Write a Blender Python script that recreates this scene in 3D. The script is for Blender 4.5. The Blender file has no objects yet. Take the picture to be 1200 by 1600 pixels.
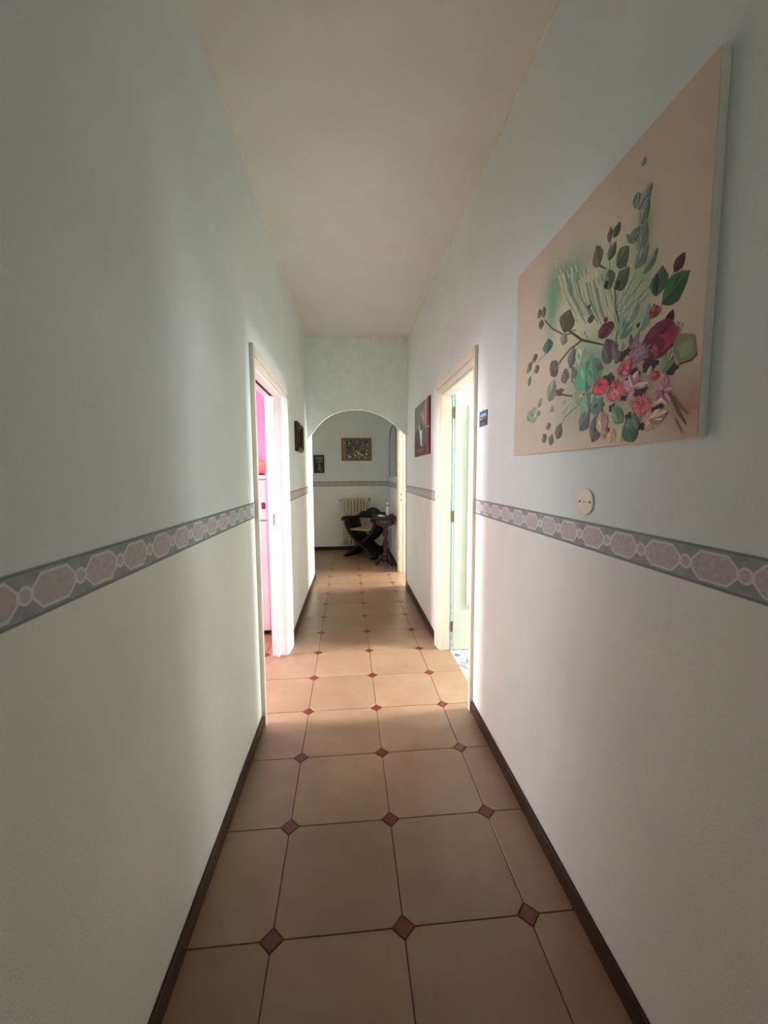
import bpy, bmesh, math, random
from mathutils import Matrix, Vector
random.seed(7)
S = bpy.context.scene
COL = S.collection

# ------------------------------------------------------------------ camera
F, YAW, PITCH, ROLL, EYE = 641.0, .0884, .0948, -.0053, 1.398
fw = Vector((math.sin(YAW)*math.cos(PITCH), math.cos(YAW)*math.cos(PITCH), -math.sin(PITCH)))
rt = Vector((math.cos(YAW), -math.sin(YAW), 0)); up = rt.cross(fw)
r2 = rt*math.cos(ROLL)+up*math.sin(ROLL); u2 = up*math.cos(ROLL)-rt*math.sin(ROLL)
cd = bpy.data.cameras.new('camera'); cam = bpy.data.objects.new('camera', cd); COL.objects.link(cam)
cd.sensor_fit = 'HORIZONTAL'; cd.sensor_width = 36; cd.lens = F/1200*36; cd.clip_start = .02
cam.matrix_world = Matrix(((r2.x, u2.x, -fw.x, 0), (r2.y, u2.y, -fw.y, 0), (r2.z, u2.z, -fw.z, EYE), (0, 0, 0, 1)))
S.camera = cam

# ------------------------------------------------------------------ world, daylight at the windows, added fill lamps, exposure
w = bpy.data.worlds.new('sky'); S.world = w; w.use_nodes = True
w.node_tree.nodes['Background'].inputs[0].default_value = (.75, .85, 1, 1)
w.node_tree.nodes['Background'].inputs[1].default_value = .4
S.view_settings.view_transform = 'Standard'; S.view_settings.look = 'None'; S.view_settings.gamma = 1
S.view_settings.use_curve_mapping = False
S.view_settings.exposure = 1.55
def area_lamp(name, loc, direction, sx, sz, power, col, spread=180):
    l = bpy.data.lights.new(name, 'AREA'); l.shape = 'RECTANGLE'; l.size = sx; l.size_y = sz; l.energy = power; l.color = col
    l.spread = math.radians(spread)
    o = bpy.data.objects.new(name, l); COL.objects.link(o); o.location = loc
    o.rotation_euler = Vector(direction).to_track_quat('-Z', 'Y').to_euler()
    return o
area_lamp('kitchen_window_light', (-3.08, 2.44, 1.75), (1, 0, -.36), .45, 1.3, 22, (.96, .98, 1), 85)
area_lamp('bedroom_window_light', (3.38, 2.45, 1.75), (-1, 0, -.36), .5, 1.3, 50, (.95, .98, 1), 110)
area_lamp('kitchen_far_fill_light', (-2.3, 4.06, 1.6), (.3, -1, -.15), 1.2, 1.3, 29, (.96, .98, 1), 150)  # added soft fill lamp, brightens the near right corridor wall through the doorway
area_lamp('bedroom_far_fill_light', (2.5, 4.1, 1.6), (-.3, -1, -.15), 1.2, 1.3, 44, (.95, .98, 1), 150)  # added soft fill lamp, brightens the near left corridor wall through the doorway
area_lamp('study_window_light', (3.38, 5.35, 1.6), (-1, 0, -.2), 1.1, 1.3, 86, (.97, .98, 1), 150)
area_lamp('rear_fill_light', (.1, -2.92, 1.8), (0, 1, .3), .9, 1.3, 1.0, (.92, .97, 1), 110)  # fill lamp added behind the camera to lift the near walls

# ------------------------------------------------------------------ helpers
def lin(c):
    return tuple(((v/255)/12.92 if v/255 <= .04045 else ((v/255+.055)/1.055)**2.4) for v in c)+(1,)
class N:
    def __init__(s, name):
        s.m = bpy.data.materials.new(name); s.m.use_nodes = True; s.t = s.m.node_tree; s.b = s.t.nodes['Principled BSDF']
    def n(s, typ, **k):
        o = s.t.nodes.new(typ)
        for a, b in k.items():
            if a.startswith('i_'):
                o.inputs[a[2:].replace('_', ' ')].default_value = b
            else: setattr(o, a, b)
        return o
    def l(s, a, b): s.t.links.new(a, b)
    def math(s, op, a, b=None, c=None):
        o = s.t.nodes.new('ShaderNodeMath'); o.operation = op
        for i, v in enumerate((a, b, c)):
            if v is None: continue
            if isinstance(v, (int, float)): o.inputs[i].default_value = v
            else: s.l(v, o.inputs[i])
        return o.outputs[0]
    def mix(s, fac, a, b):
        o = s.t.nodes.new('ShaderNodeMix'); o.data_type = 'RGBA'
        for sock, v in ((o.inputs[0], fac), (o.inputs[6], a), (o.inputs[7], b)):
            if isinstance(v, (int, float)): sock.default_value = v
            elif isinstance(v, tuple): sock.default_value = v
            else: s.l(v, sock)
        return o.outputs[2]
    def noise(s, scale, detail=3, vec=None, rough=.5):
        o = s.t.nodes.new('ShaderNodeTexNoise'); o.inputs['Scale'].default_value = scale; o.inputs['Detail'].default_value = detail
        o.inputs['Roughness'].default_value = rough
        if vec is None: vec = s.obj()
        s.l(vec, o.inputs['Vector']); return o.outputs[0]
    def obj(s):
        if not hasattr(s, 'tc'): s.tc = s.t.nodes.new('ShaderNodeTexCoord')
        return s.tc.outputs['Object']
    def ramp(s, v, lo, hi):
        o = s.t.nodes.new('ShaderNodeMapRange'); o.inputs[1].default_value = lo; o.inputs[2].default_value = hi
        s.l(v, o.inputs[0]); return o.outputs[0]
    def bump(s, h, strength, dist=.002):
        o = s.t.nodes.new('ShaderNodeBump'); o.inputs['Strength'].default_value = strength; o.inputs['Distance'].default_value = dist
        s.l(h, o.inputs['Height']); s.l(o.outputs[0], s.b.inputs['Normal'])
    def color(s, c):
        if isinstance(c, tuple): s.b.inputs['Base Color'].default_value = c
        else: s.l(c, s.b.inputs['Base Color'])
def simple(name, c1, c2=None, rough=.5, scale=12, metal=0, bump=0, bscale=60, coat=0, spec=.5):
    m = N(name); c2 = c2 or tuple(min(255, int(v*.9)) for v in c1)
    m.color(m.mix(m.ramp(m.noise(scale), .3, .7), lin(c1), lin(c2)))
    m.b.inputs['Roughness'].default_value = rough; m.b.inputs['Metallic'].default_value = metal
    m.b.inputs['Coat Weight'].default_value = coat; m.b.inputs['Specular IOR Level'].default_value = spec
    if bump: m.bump(m.noise(bscale, 4), bump)
    return m.m

def box(bm, x0, x1, y0, y1, z0, z1):
    v = [bm.verts.new(p) for p in ((x0,y0,z0),(x1,y0,z0),(x1,y1,z0),(x0,y1,z0),(x0,y0,z1),(x1,y0,z1),(x1,y1,z1),(x0,y1,z1))]
    for f in ((3,2,1,0),(4,5,6,7),(0,1,5,4),(1,2,6,5),(2,3,7,6),(3,0,4,7)): bm.faces.new([v[i] for i in f])
def prism(bm, pts, axis, a, b):
    """polygon pts (p,q) extruded from a to b along axis"""
    def P(p, q, t): return (t,p,q) if axis == 'x' else (p,t,q) if axis == 'y' else (p,q,t)
    A = [bm.verts.new(P(p,q,a)) for p,q in pts]; B = [bm.verts.new(P(p,q,b)) for p,q in pts]
    n = len(pts); bm.faces.new(A); bm.faces.new(B[::-1])
    for i in range(n): bm.faces.new((A[i], B[i], B[(i+1)%n], A[(i+1)%n]))
    bmesh.ops.recalc_face_normals(bm, faces=bm.faces[:])
def lathe(bm, prof, cx=0, cy=0, cz=0, seg=24, sx=1, sy=1, twist=None):
    rings = []
    for r, z in prof:
        ring = []
        for i in range(seg):
            a = 2*math.pi*i/seg; rr = r
            if twist: rr = r+twist(a, z)
            ring.append(bm.verts.new((cx+rr*math.cos(a)*sx, cy+rr*math.sin(a)*sy, cz+z)))
        rings.append(ring)
    for A, B in zip(rings, rings[1:]):
        for i in range(seg): bm.faces.new((A[i], A[(i+1)%seg], B[(i+1)%seg], B[i]))
    bm.faces.new(rings[0][::-1]); bm.faces.new(rings[-1])
def tube(bm, pts, r, seg=8, flat=1.0):
    """round or flattened bar along a list of points; r may be a list"""
    pts = [Vector(p) for p in pts]; n = len(pts); rings = []
    ref = Vector((0,1,0)) if abs((pts[-1]-pts[0]).normalized().y) < .8 else Vector((1,0,0))
    for i, p in enumerate(pts):
        t = (pts[min(i+1,n-1)]-pts[max(i-1,0)]).normalized()
        a = (ref-t*ref.dot(t)).normalized(); b = t.cross(a); rr = r[i] if isinstance(r, (list, tuple)) else r
        rings.append([bm.verts.new(p+a*rr*flat*math.cos(2*math.pi*k/seg+math.pi/seg)+b*rr*math.sin(2*math.pi*k/seg+math.pi/seg)) for k in range(seg)])
    for A, B in zip(rings, rings[1:]):
        for k in range(seg): bm.faces.new((A[k], A[(k+1)%seg], B[(k+1)%seg], B[k]))
    bm.faces.new(rings[0][::-1]); bm.faces.new(rings[-1]); bmesh.ops.recalc_face_normals(bm, faces=bm.faces[:])
def link(name, me, m, parent=None, mw=None, bevel=0, smooth=False, seg=2):
    if m and not me.materials: me.materials.append(m)
    o = bpy.data.objects.new(name, me); COL.objects.link(o)
    if parent: o.parent = parent
    if mw is not None: o.matrix_world = mw
    if smooth:
        for p in me.polygons: p.use_smooth = True
    if bevel:
        b = o.modifiers.new('edge', 'BEVEL'); b.width = bevel; b.segments = seg; b.limit_method = 'ANGLE'; b.angle_limit = math.radians(35)
    return o
def mk(name, fn, m, parent=None, mw=None, bevel=0, smooth=False, seg=2):
    bm = bmesh.new(); fn(bm); me = bpy.data.meshes.new(name); bm.to_mesh(me); bm.free()
    return link(name, me, m, parent, mw, bevel, smooth, seg)
def boxes(*bs):
    def f(bm):
        for b in bs: box(bm, *b)
    return f
def tag(o, label, cat, group=None, kind=None):
    o['label'] = label; o['category'] = cat
    if group: o['group'] = group
    if kind: o['kind'] = kind
    return o
def thing(name, label, cat, mw=None, group=None, kind=None):
    o = bpy.data.objects.new(name, None); COL.objects.link(o); o.empty_display_size = .1
    if mw is not None: o.matrix_world = mw
    return tag(o, label, cat, group, kind)

# ------------------------------------------------------------------ the place: measures (metres)
XL, SL, XR = -.5146, .012, .7145            # corridor walls (the left one runs very slightly askew)
ZC, YARCH, YBACK = 2.941, 4.85, 7.45
ZB, HB = 1.2085, .083                       # wallpaper border: centre height, width
TL, TR = .1, .08                           # wall thicknesses
AL = math.atan(SL)
def frame_left(u, z, n=0):                  # local x back towards the viewer, y out of the wall
    d = Vector((math.sin(AL), math.cos(AL), 0)); o = Vector((math.cos(AL), -math.sin(AL), 0))
    p = Vector((XL, 0, z))+d*u+o*n
    return Matrix(((-d.x, o.x, 0, p.x), (-d.y, o.y, 0, p.y), (0, 0, 1, p.z), (0, 0, 0, 1)))
def frame_right(u, z, n=0):                 # local x away from the viewer, y out of the wall
    return Matrix(((0, -1, 0, XR-n), (1, 0, 0, u), (0, 0, 1, z), (0, 0, 0, 1)))
def frame_back(x, z, n=0):                  # local x to the viewer's left, y out of the wall
    return Matrix(((-1, 0, 0, x), (0, -1, 0, YBACK-n), (0, 0, 1, z), (0, 0, 0, 1)))
def at(x, y, z, rz=0): return Matrix.Translation((x, y, z)) @ Matrix.Rotation(rz, 4, 'Z')
# ------------------------------------------------------------------ materials
def wall_paper():
    m = N('two_tone_wallpaper'); g = m.n('ShaderNodeNewGeometry'); sep = m.n('ShaderNodeSeparateXYZ'); m.l(g.outputs['Position'], sep.inputs[0])
    P = g.outputs['Position']
    hi = m.mix(m.ramp(m.noise(2.2, 4, P), .35, .65), lin((227, 233, 231)), lin((220, 228, 227)))
    lo = m.mix(m.ramp(m.noise(2.5, 4, P), .35, .65), lin((236, 237, 231)), lin((230, 231, 226)))
    m.color(m.mix(m.math('GREATER_THAN', sep.outputs[2], ZB), lo, hi))
    m.b.inputs['Roughness'].default_value = .75; m.b.inputs['Specular IOR Level'].default_value = .3
    m.bump(m.math('ADD', m.noise(240, 3, P), m.math('MULTIPLY', m.noise(60, 3, P), .8)), .35, .0015)
    return m.m
def plaster_blue():
    m = N('sponged_blue_plaster'); g = m.n('ShaderNodeNewGeometry'); P = g.outputs['Position']
    m.color(m.mix(m.ramp(m.noise(7, 6, P, .65), .35, .65), lin((224, 235, 232)), lin((236, 243, 239))))
    m.b.inputs['Roughness'].default_value = .7; m.bump(m.noise(90, 4, P), .4, .002)
    return m.m
def border_paper():
    m = N('medallion_border_paper'); sep = m.n('ShaderNodeSeparateXYZ'); m.l(m.obj(), sep.inputs[0])
    per = .133
    a = m.math('MULTIPLY', m.math('ABSOLUTE', m.math('SUBTRACT', m.math('FRACT', m.math('ADD', m.math('DIVIDE', sep.outputs[0], per), .5)), .5)), per)
    b = m.math('ABSOLUTE', sep.outputs[2])
    d = m.math('MAXIMUM', m.math('MAXIMUM', m.math('SUBTRACT', a, .051), m.math('SUBTRACT', b, .0285)), m.math('SUBTRACT', m.math('MULTIPLY', m.math('ADD', a, b), .8), .0475))
    cx = m.math('SUBTRACT', per/2, a)
    rc = m.math('SUBTRACT', m.math('SQRT', m.math('ADD', m.math('MULTIPLY', cx, cx), m.math('MULTIPLY', b, b))), .0135)
    d2 = m.math('MINIMUM', d, rc)
    n1 = m.noise(85, 4); n2 = m.noise(40, 2)
    bg = m.mix(m.ramp(n2, .35, .65), lin((134, 142, 145)), lin((154, 160, 162)))
    med = m.mix(m.ramp(n1, .35, .65), lin((174, 170, 171)), lin((194, 188, 188)))
    med = m.mix(m.math('MULTIPLY', m.ramp(m.noise(30, 2), .5, .65), .6), med, lin((186, 172, 176)))
    c = m.mix(m.math('LESS_THAN', d2, 0), bg, med)
    c = m.mix(m.math('MULTIPLY', m.math('LESS_THAN', m.math('ABSOLUTE', d2), .0026), .95), c, lin((212, 212, 210)))
    c = m.mix(m.math('GREATER_THAN', b, .0355), c, lin((110, 116, 118)))
    c = m.mix(m.math('GREATER_THAN', b, .0395), c, lin((150, 156, 158)))
    m.color(c); m.b.inputs['Roughness'].default_value = .65; m.bump(n1, .3, .001)
    return m.m
def tile_mat(name, c1, c2, c3):
    m = N(name); oi = m.n('ShaderNodeObjectInfo'); off = m.n('ShaderNodeVectorMath', operation='SCALE'); off.inputs['Scale'].default_value = 9
    cmb = m.n('ShaderNodeCombineXYZ'); m.l(oi.outputs['Random'], cmb.inputs[0]); m.l(oi.outputs['Random'], cmb.inputs[1]); m.l(cmb.outputs[0], off.inputs[0])
    add = m.n('ShaderNodeVectorMath', operation='ADD'); m.l(m.obj(), add.inputs[0]); m.l(off.outputs[0], add.inputs[1]); V = add.outputs[0]
    c = m.mix(m.ramp(m.noise(5, 5, V, .6), .3, .7), lin(c1), lin(c2))
    c = m.mix(m.ramp(m.noise(2.2, 2, V), .35, .65), c, m.mix(.5, c, lin(c3)))
    hs = m.n('ShaderNodeHueSaturation'); m.l(c, hs.inputs['Color']); m.l(m.math('ADD', m.math('MULTIPLY', oi.outputs['Random'], .14), .93), hs.inputs['Value'])
    m.color(hs.outputs[0]); m.b.inputs['Roughness'].default_value = .33
    m.bump(m.noise(9, 2, V), .08, .002)
    return m.m
def marble_chips():
    m = N('marble_chip_floor'); v = m.n('ShaderNodeTexVoronoi'); v.inputs['Scale'].default_value = 16; m.l(m.obj(), v.inputs['Vector'])
    sep = m.n('ShaderNodeSeparateColor'); m.l(v.outputs['Color'], sep.inputs[0])
    c = m.mix(m.ramp(sep.outputs[0], .2, .8), lin((92, 94, 92)), lin((232, 232, 226)))
    c = m.mix(m.math('MULTIPLY', m.ramp(m.noise(40, 4), .4, .7), .4), c, lin((140, 140, 132)))
    m.color(c); m.b.inputs['Roughness'].default_value = .25; return m.m
def wood(name, c1, c2, rough=.35, scale=(3, 3, 40), coat=0):
    m = N(name); mp = m.n('ShaderNodeMapping'); mp.inputs['Scale'].default_value = scale; m.l(m.obj(), mp.inputs[0])
    m.color(m.mix(m.ramp(m.noise(4, 5, mp.outputs[0]), .3, .7), lin(c1), lin(c2))); m.b.inputs['Roughness'].default_value = rough
    m.b.inputs['Coat Weight'].default_value = coat; return m.m
M = dict(
    paper=wall_paper(), plaster=plaster_blue(), border=border_paper(),
    ceiling=simple('ceiling_paint', (230, 228, 221), (225, 222, 215), .85, 3, bump=.25, bscale=160),
    cornice=simple('cream_cornice_paint', (246, 241, 230), None, .7),
    tile=tile_mat('sand_floor_tile', (138, 108, 83), (154, 127, 101), (140, 107, 87)),
    inset=tile_mat('rust_floor_inset', (104, 36, 24), (90, 30, 21), (118, 48, 33)),
    grout=simple('brown_grout', (112, 84, 62), (96, 72, 54), .9, 40),
    chips=marble_chips(),
    base=wood('dark_baseboard_wood', (54, 23, 16), (40, 16, 12), .3, (30, 3, 3)),
    cream=simple('cream_gloss_paint', (226, 216, 200), (220, 209, 192), .3, 6),
    leaf=simple('door_leaf_paint', (182, 180, 168), (176, 173, 160), .35, 6),
    white=simple('white_gloss_paint', (240, 240, 238), (232, 232, 230), .3, 6),
    pink=simple('pink_wall_paint', (244, 190, 216), (240, 182, 210), .7, 4),
    cyan=simple('aqua_wall_paint', (180, 230, 233), (172, 224, 228), .7, 4),
    warmwall=simple('warm_white_paint', (236, 230, 216), None, .7, 4),
    dark=wood('dark_walnut', (24, 11, 9), (16, 7, 6), .55, (6, 6, 30), 0),
    mahog=wood('mahogany_frame_wood', (66, 22, 18), (42, 13, 12), .4, (20, 6, 6), .1),
    oak=wood('tan_oak_frame_wood', (142, 112, 78), (120, 92, 62), .45, (20, 6, 6)),
    black=simple('black_lacquer', (24, 24, 26), (16, 16, 18), .3),
    steel=simple('brushed_steel', (150, 148, 142), None, .35, 20, 1),
    brass=simple('aged_brass', (128, 104, 66), None, .4, 20, 1),
    hole=simple('dark_keyhole', (26, 22, 20), None, .6),
    ivory=simple('ivory_plastic', (226, 214, 190), (220, 207, 182), .4, 8),
    rad=simple('ivory_radiator_enamel', (214, 200, 170), (204, 190, 160), .35, 10),
    bottle=simple('white_bottle_plastic', (232, 232, 228), None, .35),
    canvas_side=simple('raw_canvas_edge', (246, 242, 232), (238, 233, 222), .85, 60, bump=.5, bscale=400),
    fridge=simple('white_fridge_enamel', (230, 208, 206), None, .3, 4),
    seat=simple('pale_woven_seat', (190, 172, 150), (160, 142, 122), .8, 60, bump=.5, bscale=200),
    paperw=simple('white_paper', (236, 234, 228), None, .7),
    jar=simple('coral_glazed_ceramic', (236, 140, 120), (226, 126, 108), .25, 10),
    magnet=simple('maroon_magnet', (60, 18, 30), (90, 50, 60), .5, 200),
)
def glass_mat():
    m = N('window_glass'); m.b.inputs['Transmission Weight'].default_value = 1; m.b.inputs['Roughness'].default_value = .02; m.b.inputs['IOR'].default_value = 1.1
    m.color(m.mix(m.noise(2), (.97, .99, 1, 1), (.95, .98, 1, 1))); return m.m
M['glass'] = glass_mat()

# ------------------------------------------------------------------ strokes of the flower painting (metres on the canvas from its left and lower edge)
STROKES=[('S',[(0.299,0.63),(0.327,0.563),(0.378,0.492),(0.435,0.427)],0.0056,(208,206,172)),
('S',[(0.314,0.599),(0.342,0.533),(0.391,0.464),(0.445,0.401)],0.0074,(140,168,136)),
('S',[(0.329,0.568),(0.357,0.503),(0.403,0.436),(0.455,0.376)],0.0091,(200,200,166)),
('S',[(0.34,0.595),(0.368,0.53),(0.412,0.464),(0.462,0.405)],0.0054,(118,152,124)),
('S',[(0.355,0.564),(0.382,0.5),(0.424,0.437),(0.472,0.38)],0.0071,(208,206,172)),
('S',[(0.365,0.591),(0.392,0.527),(0.432,0.464),(0.478,0.408)],0.0087,(140,168,136)),
('S',[(0.379,0.561),(0.406,0.498),(0.444,0.438),(0.488,0.383)],0.0052,(200,200,166)),
('S',[(0.393,0.532),(0.419,0.47),(0.455,0.411),(0.497,0.359)],0.0068,(118,152,124)),
('S',[(0.403,0.558),(0.429,0.496),(0.463,0.438),(0.503,0.387)],0.0084,(208,206,172)),
('S',[(0.416,0.529),(0.442,0.468),(0.474,0.412),(0.512,0.363)],0.005,(140,168,136)),
('S',[(0.426,0.555),(0.451,0.494),(0.482,0.439),(0.518,0.39)],0.0066,(200,200,166)),
('S',[(0.439,0.527),(0.464,0.467),(0.493,0.414),(0.527,0.366)],0.0081,(118,152,124)),
('S',[(0.452,0.499),(0.476,0.44),(0.503,0.388),(0.536,0.343)],0.0048,(208,206,172)),
('S',[(0.46,0.524),(0.485,0.465),(0.51,0.415),(0.542,0.37)],0.0063,(140,168,136)),
('S',[(0.473,0.497),(0.497,0.439),(0.521,0.39),(0.551,0.347)],0.0078,(200,200,166)),
('S',[(0.481,0.522),(0.505,0.464),(0.528,0.416),(0.556,0.373)],0.0046,(118,152,124)),
('S',[(0.493,0.495),(0.517,0.438),(0.538,0.391),(0.564,0.35)],0.0061,(208,206,172)),
('S',[(0.505,0.469),(0.529,0.412),(0.548,0.367),(0.573,0.328)],0.0075,(140,168,136)),
('S',[(0.513,0.493),(0.537,0.437),(0.554,0.393),(0.578,0.354)],0.0045,(200,200,166)),
('S',[(0.525,0.467),(0.548,0.412),(0.564,0.369),(0.586,0.332)],0.0059,(118,152,124)),
('S',[(0.532,0.492),(0.555,0.436),(0.57,0.394),(0.591,0.358)],0.0073,(208,206,172)),
('S',[(0.544,0.466),(0.566,0.412),(0.58,0.371),(0.599,0.335)],0.0043,(140,168,136)),
('S',[(0.555,0.441),(0.577,0.387),(0.589,0.348),(0.608,0.314)],0.0057,(200,200,166)),
('S',[(0.562,0.465),(0.584,0.411),(0.595,0.372),(0.612,0.339)],0.007,(118,152,124)),
('S',[(0.572,0.44),(0.594,0.387),(0.605,0.35),(0.62,0.318)],0.0042,(208,206,172)),
('S',[(0.579,0.464),(0.601,0.411),(0.61,0.374),(0.625,0.343)],0.0055,(140,168,136)),
('S',[(0.59,0.44),(0.611,0.387),(0.619,0.352),(0.632,0.321)],0.0068,(200,200,166)),
('S',[(0.6,0.416),(0.621,0.364),(0.628,0.329),(0.64,0.3)],0.004,(118,152,124)),
('S',[(0.607,0.439),(0.628,0.387),(0.634,0.353),(0.644,0.325)],0.0053,(208,206,172)),
('S',[(0.617,0.415),(0.638,0.364),(0.642,0.331),(0.652,0.304)],0.0066,(140,168,136)),
('S',[(0.623,0.438),(0.644,0.387),(0.647,0.355),(0.656,0.329)],0.0039,(200,200,166)),
('S',[(0.633,0.415),(0.653,0.364),(0.656,0.334),(0.664,0.308)],0.0052,(118,152,124)),
('S',[(0.642,0.392),(0.663,0.342),(0.664,0.312),(0.671,0.288)],0.0064,(208,206,172)),
('S',[(0.648,0.414),(0.669,0.365),(0.669,0.336),(0.675,0.312)],0.0038,(140,168,136)),
('S',[(0.366,0.126),(0.402,0.143),(0.513,0.151)],0.0047,(196,196,160)),
('S',[(0.385,0.115),(0.416,0.141),(0.517,0.151)],0.0046,(146,168,136)),
('S',[(0.403,0.103),(0.43,0.139),(0.521,0.15)],0.0045,(196,196,160)),
('S',[(0.42,0.092),(0.443,0.137),(0.525,0.149)],0.0044,(146,168,136)),
('S',[(0.435,0.116),(0.456,0.135),(0.529,0.148)],0.0044,(196,196,160)),
('S',[(0.452,0.105),(0.469,0.133),(0.533,0.148)],0.0043,(146,168,136)),
('S',[(0.468,0.095),(0.481,0.131),(0.537,0.147)],0.0042,(196,196,160)),
('S',[(0.484,0.084),(0.493,0.129),(0.541,0.146)],0.0041,(146,168,136)),
('S',[(0.498,0.107),(0.505,0.127),(0.545,0.145)],0.0041,(196,196,160)),
('S',[(0.513,0.097),(0.517,0.125),(0.549,0.145)],0.004,(146,168,136)),
('S',[(0.528,0.087),(0.528,0.123),(0.553,0.144)],0.004,(196,196,160)),
('S',[(0.542,0.077),(0.54,0.121),(0.557,0.143)],0.0039,(146,168,136)),
('S',[(0.554,0.099),(0.551,0.119),(0.561,0.143)],0.0038,(196,196,160)),
('S',[(0.568,0.089),(0.562,0.118),(0.564,0.142)],0.0038,(146,168,136)),
('S',[(0.582,0.08),(0.572,0.116),(0.568,0.141)],0.0037,(196,196,160)),
('S',[(0.595,0.071),(0.583,0.114),(0.572,0.141)],0.0037,(146,168,136)),
('S',[(0.612,0.416),(0.619,0.378),(0.631,0.334)],0.0048,(190,196,168)),
('S',[(0.629,0.386),(0.631,0.374),(0.637,0.331)],0.0047,(138,164,146)),
('S',[(0.642,0.388),(0.642,0.369),(0.644,0.329)],0.0046,(190,196,168)),
('S',[(0.655,0.39),(0.653,0.365),(0.651,0.326)],0.0045,(138,164,146)),
('S',[(0.668,0.392),(0.663,0.361),(0.657,0.324)],0.0045,(190,196,168)),
('S',[(0.683,0.363),(0.674,0.356),(0.664,0.322)],0.0044,(138,164,146)),
('S',[(0.695,0.366),(0.684,0.352),(0.67,0.319)],0.0043,(190,196,168)),
('S',[(0.707,0.368),(0.694,0.348),(0.676,0.317)],0.0043,(138,164,146)),
('S',[(0.719,0.37),(0.704,0.344),(0.682,0.315)],0.0042,(190,196,168)),
('S',[(0.732,0.343),(0.714,0.34),(0.688,0.313)],0.0041,(138,164,146)),
('S',[(0.743,0.345),(0.723,0.336),(0.694,0.31)],0.0041,(190,196,168)),
('S',[(0.754,0.348),(0.733,0.333),(0.7,0.308)],0.004,(138,164,146)),
('S',[(0.334,0.587),(0.378,0.5),(0.464,0.395)],0.0084,(196,192,160)),
('S',[(0.368,0.563),(0.407,0.482),(0.484,0.386)],0.0081,(120,150,120)),
('S',[(0.401,0.539),(0.436,0.464),(0.503,0.376)],0.0078,(196,192,160)),
('S',[(0.432,0.517),(0.463,0.447),(0.521,0.367)],0.0076,(120,150,120)),
('S',[(0.461,0.496),(0.489,0.431),(0.539,0.359)],0.0073,(196,192,160)),
('S',[(0.49,0.475),(0.514,0.415),(0.557,0.35)],0.0071,(120,150,120)),
('S',[(0.517,0.456),(0.538,0.4),(0.573,0.342)],0.0069,(196,192,160)),
('S',[(0.543,0.437),(0.561,0.386),(0.59,0.334)],0.0066,(120,150,120)),
('S',[(0.568,0.419),(0.584,0.372),(0.606,0.327)],0.0064,(196,192,160)),
('S',[(0.673,0.433),(0.653,0.399),(0.617,0.359)],0.0052,(126,150,130)),
('S',[(0.687,0.418),(0.663,0.389),(0.622,0.353)],0.0051,(176,182,156)),
('S',[(0.701,0.405),(0.673,0.379),(0.627,0.347)],0.005,(126,150,130)),
('S',[(0.714,0.391),(0.682,0.369),(0.633,0.341)],0.0049,(176,182,156)),
('S',[(0.727,0.378),(0.692,0.36),(0.638,0.335)],0.0049,(126,150,130)),
('S',[(0.74,0.365),(0.701,0.35),(0.643,0.329)],0.0048,(176,182,156)),
('S',[(0.752,0.353),(0.71,0.341),(0.648,0.323)],0.0047,(126,150,130)),
('S',[(0.621,0.408),(0.63,0.349),(0.645,0.309),(0.636,0.267),(0.667,0.218)],0.0046,(60,75,60)),
('S',[(0.551,0.493),(0.583,0.468)],0.005,(80,70,55)),
('S',[(0.595,0.482),(0.597,0.459)],0.0028,(80,80,60)),
('S',[(0.594,0.531),(0.596,0.51)],0.0028,(80,80,60)),
('S',[(0.24,0.46),(0.293,0.415),(0.375,0.366),(0.437,0.353)],0.0057,(90,80,65)),
('S',[(0.398,0.374),(0.48,0.318),(0.585,0.273)],0.0075,(70,55,50)),
('S',[(0.48,0.318),(0.415,0.311),(0.355,0.29),(0.336,0.278)],0.0068,(80,65,55)),
('S',[(0.429,0.307),(0.431,0.215),(0.469,0.171)],0.0054,(85,80,70)),
('S',[(0.362,0.185),(0.425,0.167),(0.548,0.152)],0.0063,(80,65,55)),
('S',[(0.543,0.146),(0.467,0.13),(0.399,0.106),(0.37,0.074)],0.0047,(110,120,95)),
('S',[(0.51,0.397),(0.558,0.337)],0.0037,(90,60,60)),
('S',[(0.263,0.342),(0.195,0.332)],0.0047,(120,110,90)),
('S',[(0.489,0.34),(0.512,0.308)],0.0032,(100,80,65)),
('S',[(0.445,0.358),(0.411,0.366)],0.0036,(100,80,65)),
('S',[(0.164,0.303),(0.131,0.281)],0.0038,(120,110,90)),
('S',[(0.367,0.293),(0.312,0.235)],0.0041,(110,100,80)),
('S',[(0.401,0.159),(0.384,0.149)],0.0038,(110,100,80)),
('S',[(0.81,0.343),(0.819,0.354)],0.0035,(150,105,105)),
('S',[(0.788,0.302),(0.79,0.275)],0.0026,(110,100,80)),
('S',[(0.681,0.33),(0.736,0.331),(0.779,0.344)],0.0023,(130,150,125)),
('L',0.819,0.352,0.847,0.378,0.033,(78,38,52)),
('L',0.791,0.298,0.863,0.335,0.067,(52,98,66)),
('L',0.771,0.322,0.785,0.381,0.059,(78,104,82)),
('L',0.769,0.327,0.769,0.372,0.021,(40,58,46)),
('L',0.551,0.491,0.532,0.555,0.051,(108,104,76)),
('L',0.626,0.455,0.673,0.48,0.065,(98,104,78)),
('L',0.623,0.402,0.679,0.427,0.058,(84,98,88)),
('L',0.603,0.41,0.592,0.463,0.05,(102,112,92)),
('L',0.591,0.486,0.619,0.521,0.04,(92,104,88)),
('L',0.592,0.531,0.593,0.57,0.026,(92,98,80)),
('L',0.608,0.534,0.635,0.558,0.032,(86,92,76)),
('L',0.638,0.396,0.628,0.419,0.024,(60,45,55)),
('L',0.591,0.418,0.581,0.438,0.02,(40,35,35)),
('L',0.209,0.481,0.188,0.512,0.034,(104,106,78)),
('L',0.235,0.471,0.229,0.511,0.036,(104,106,78)),
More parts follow.
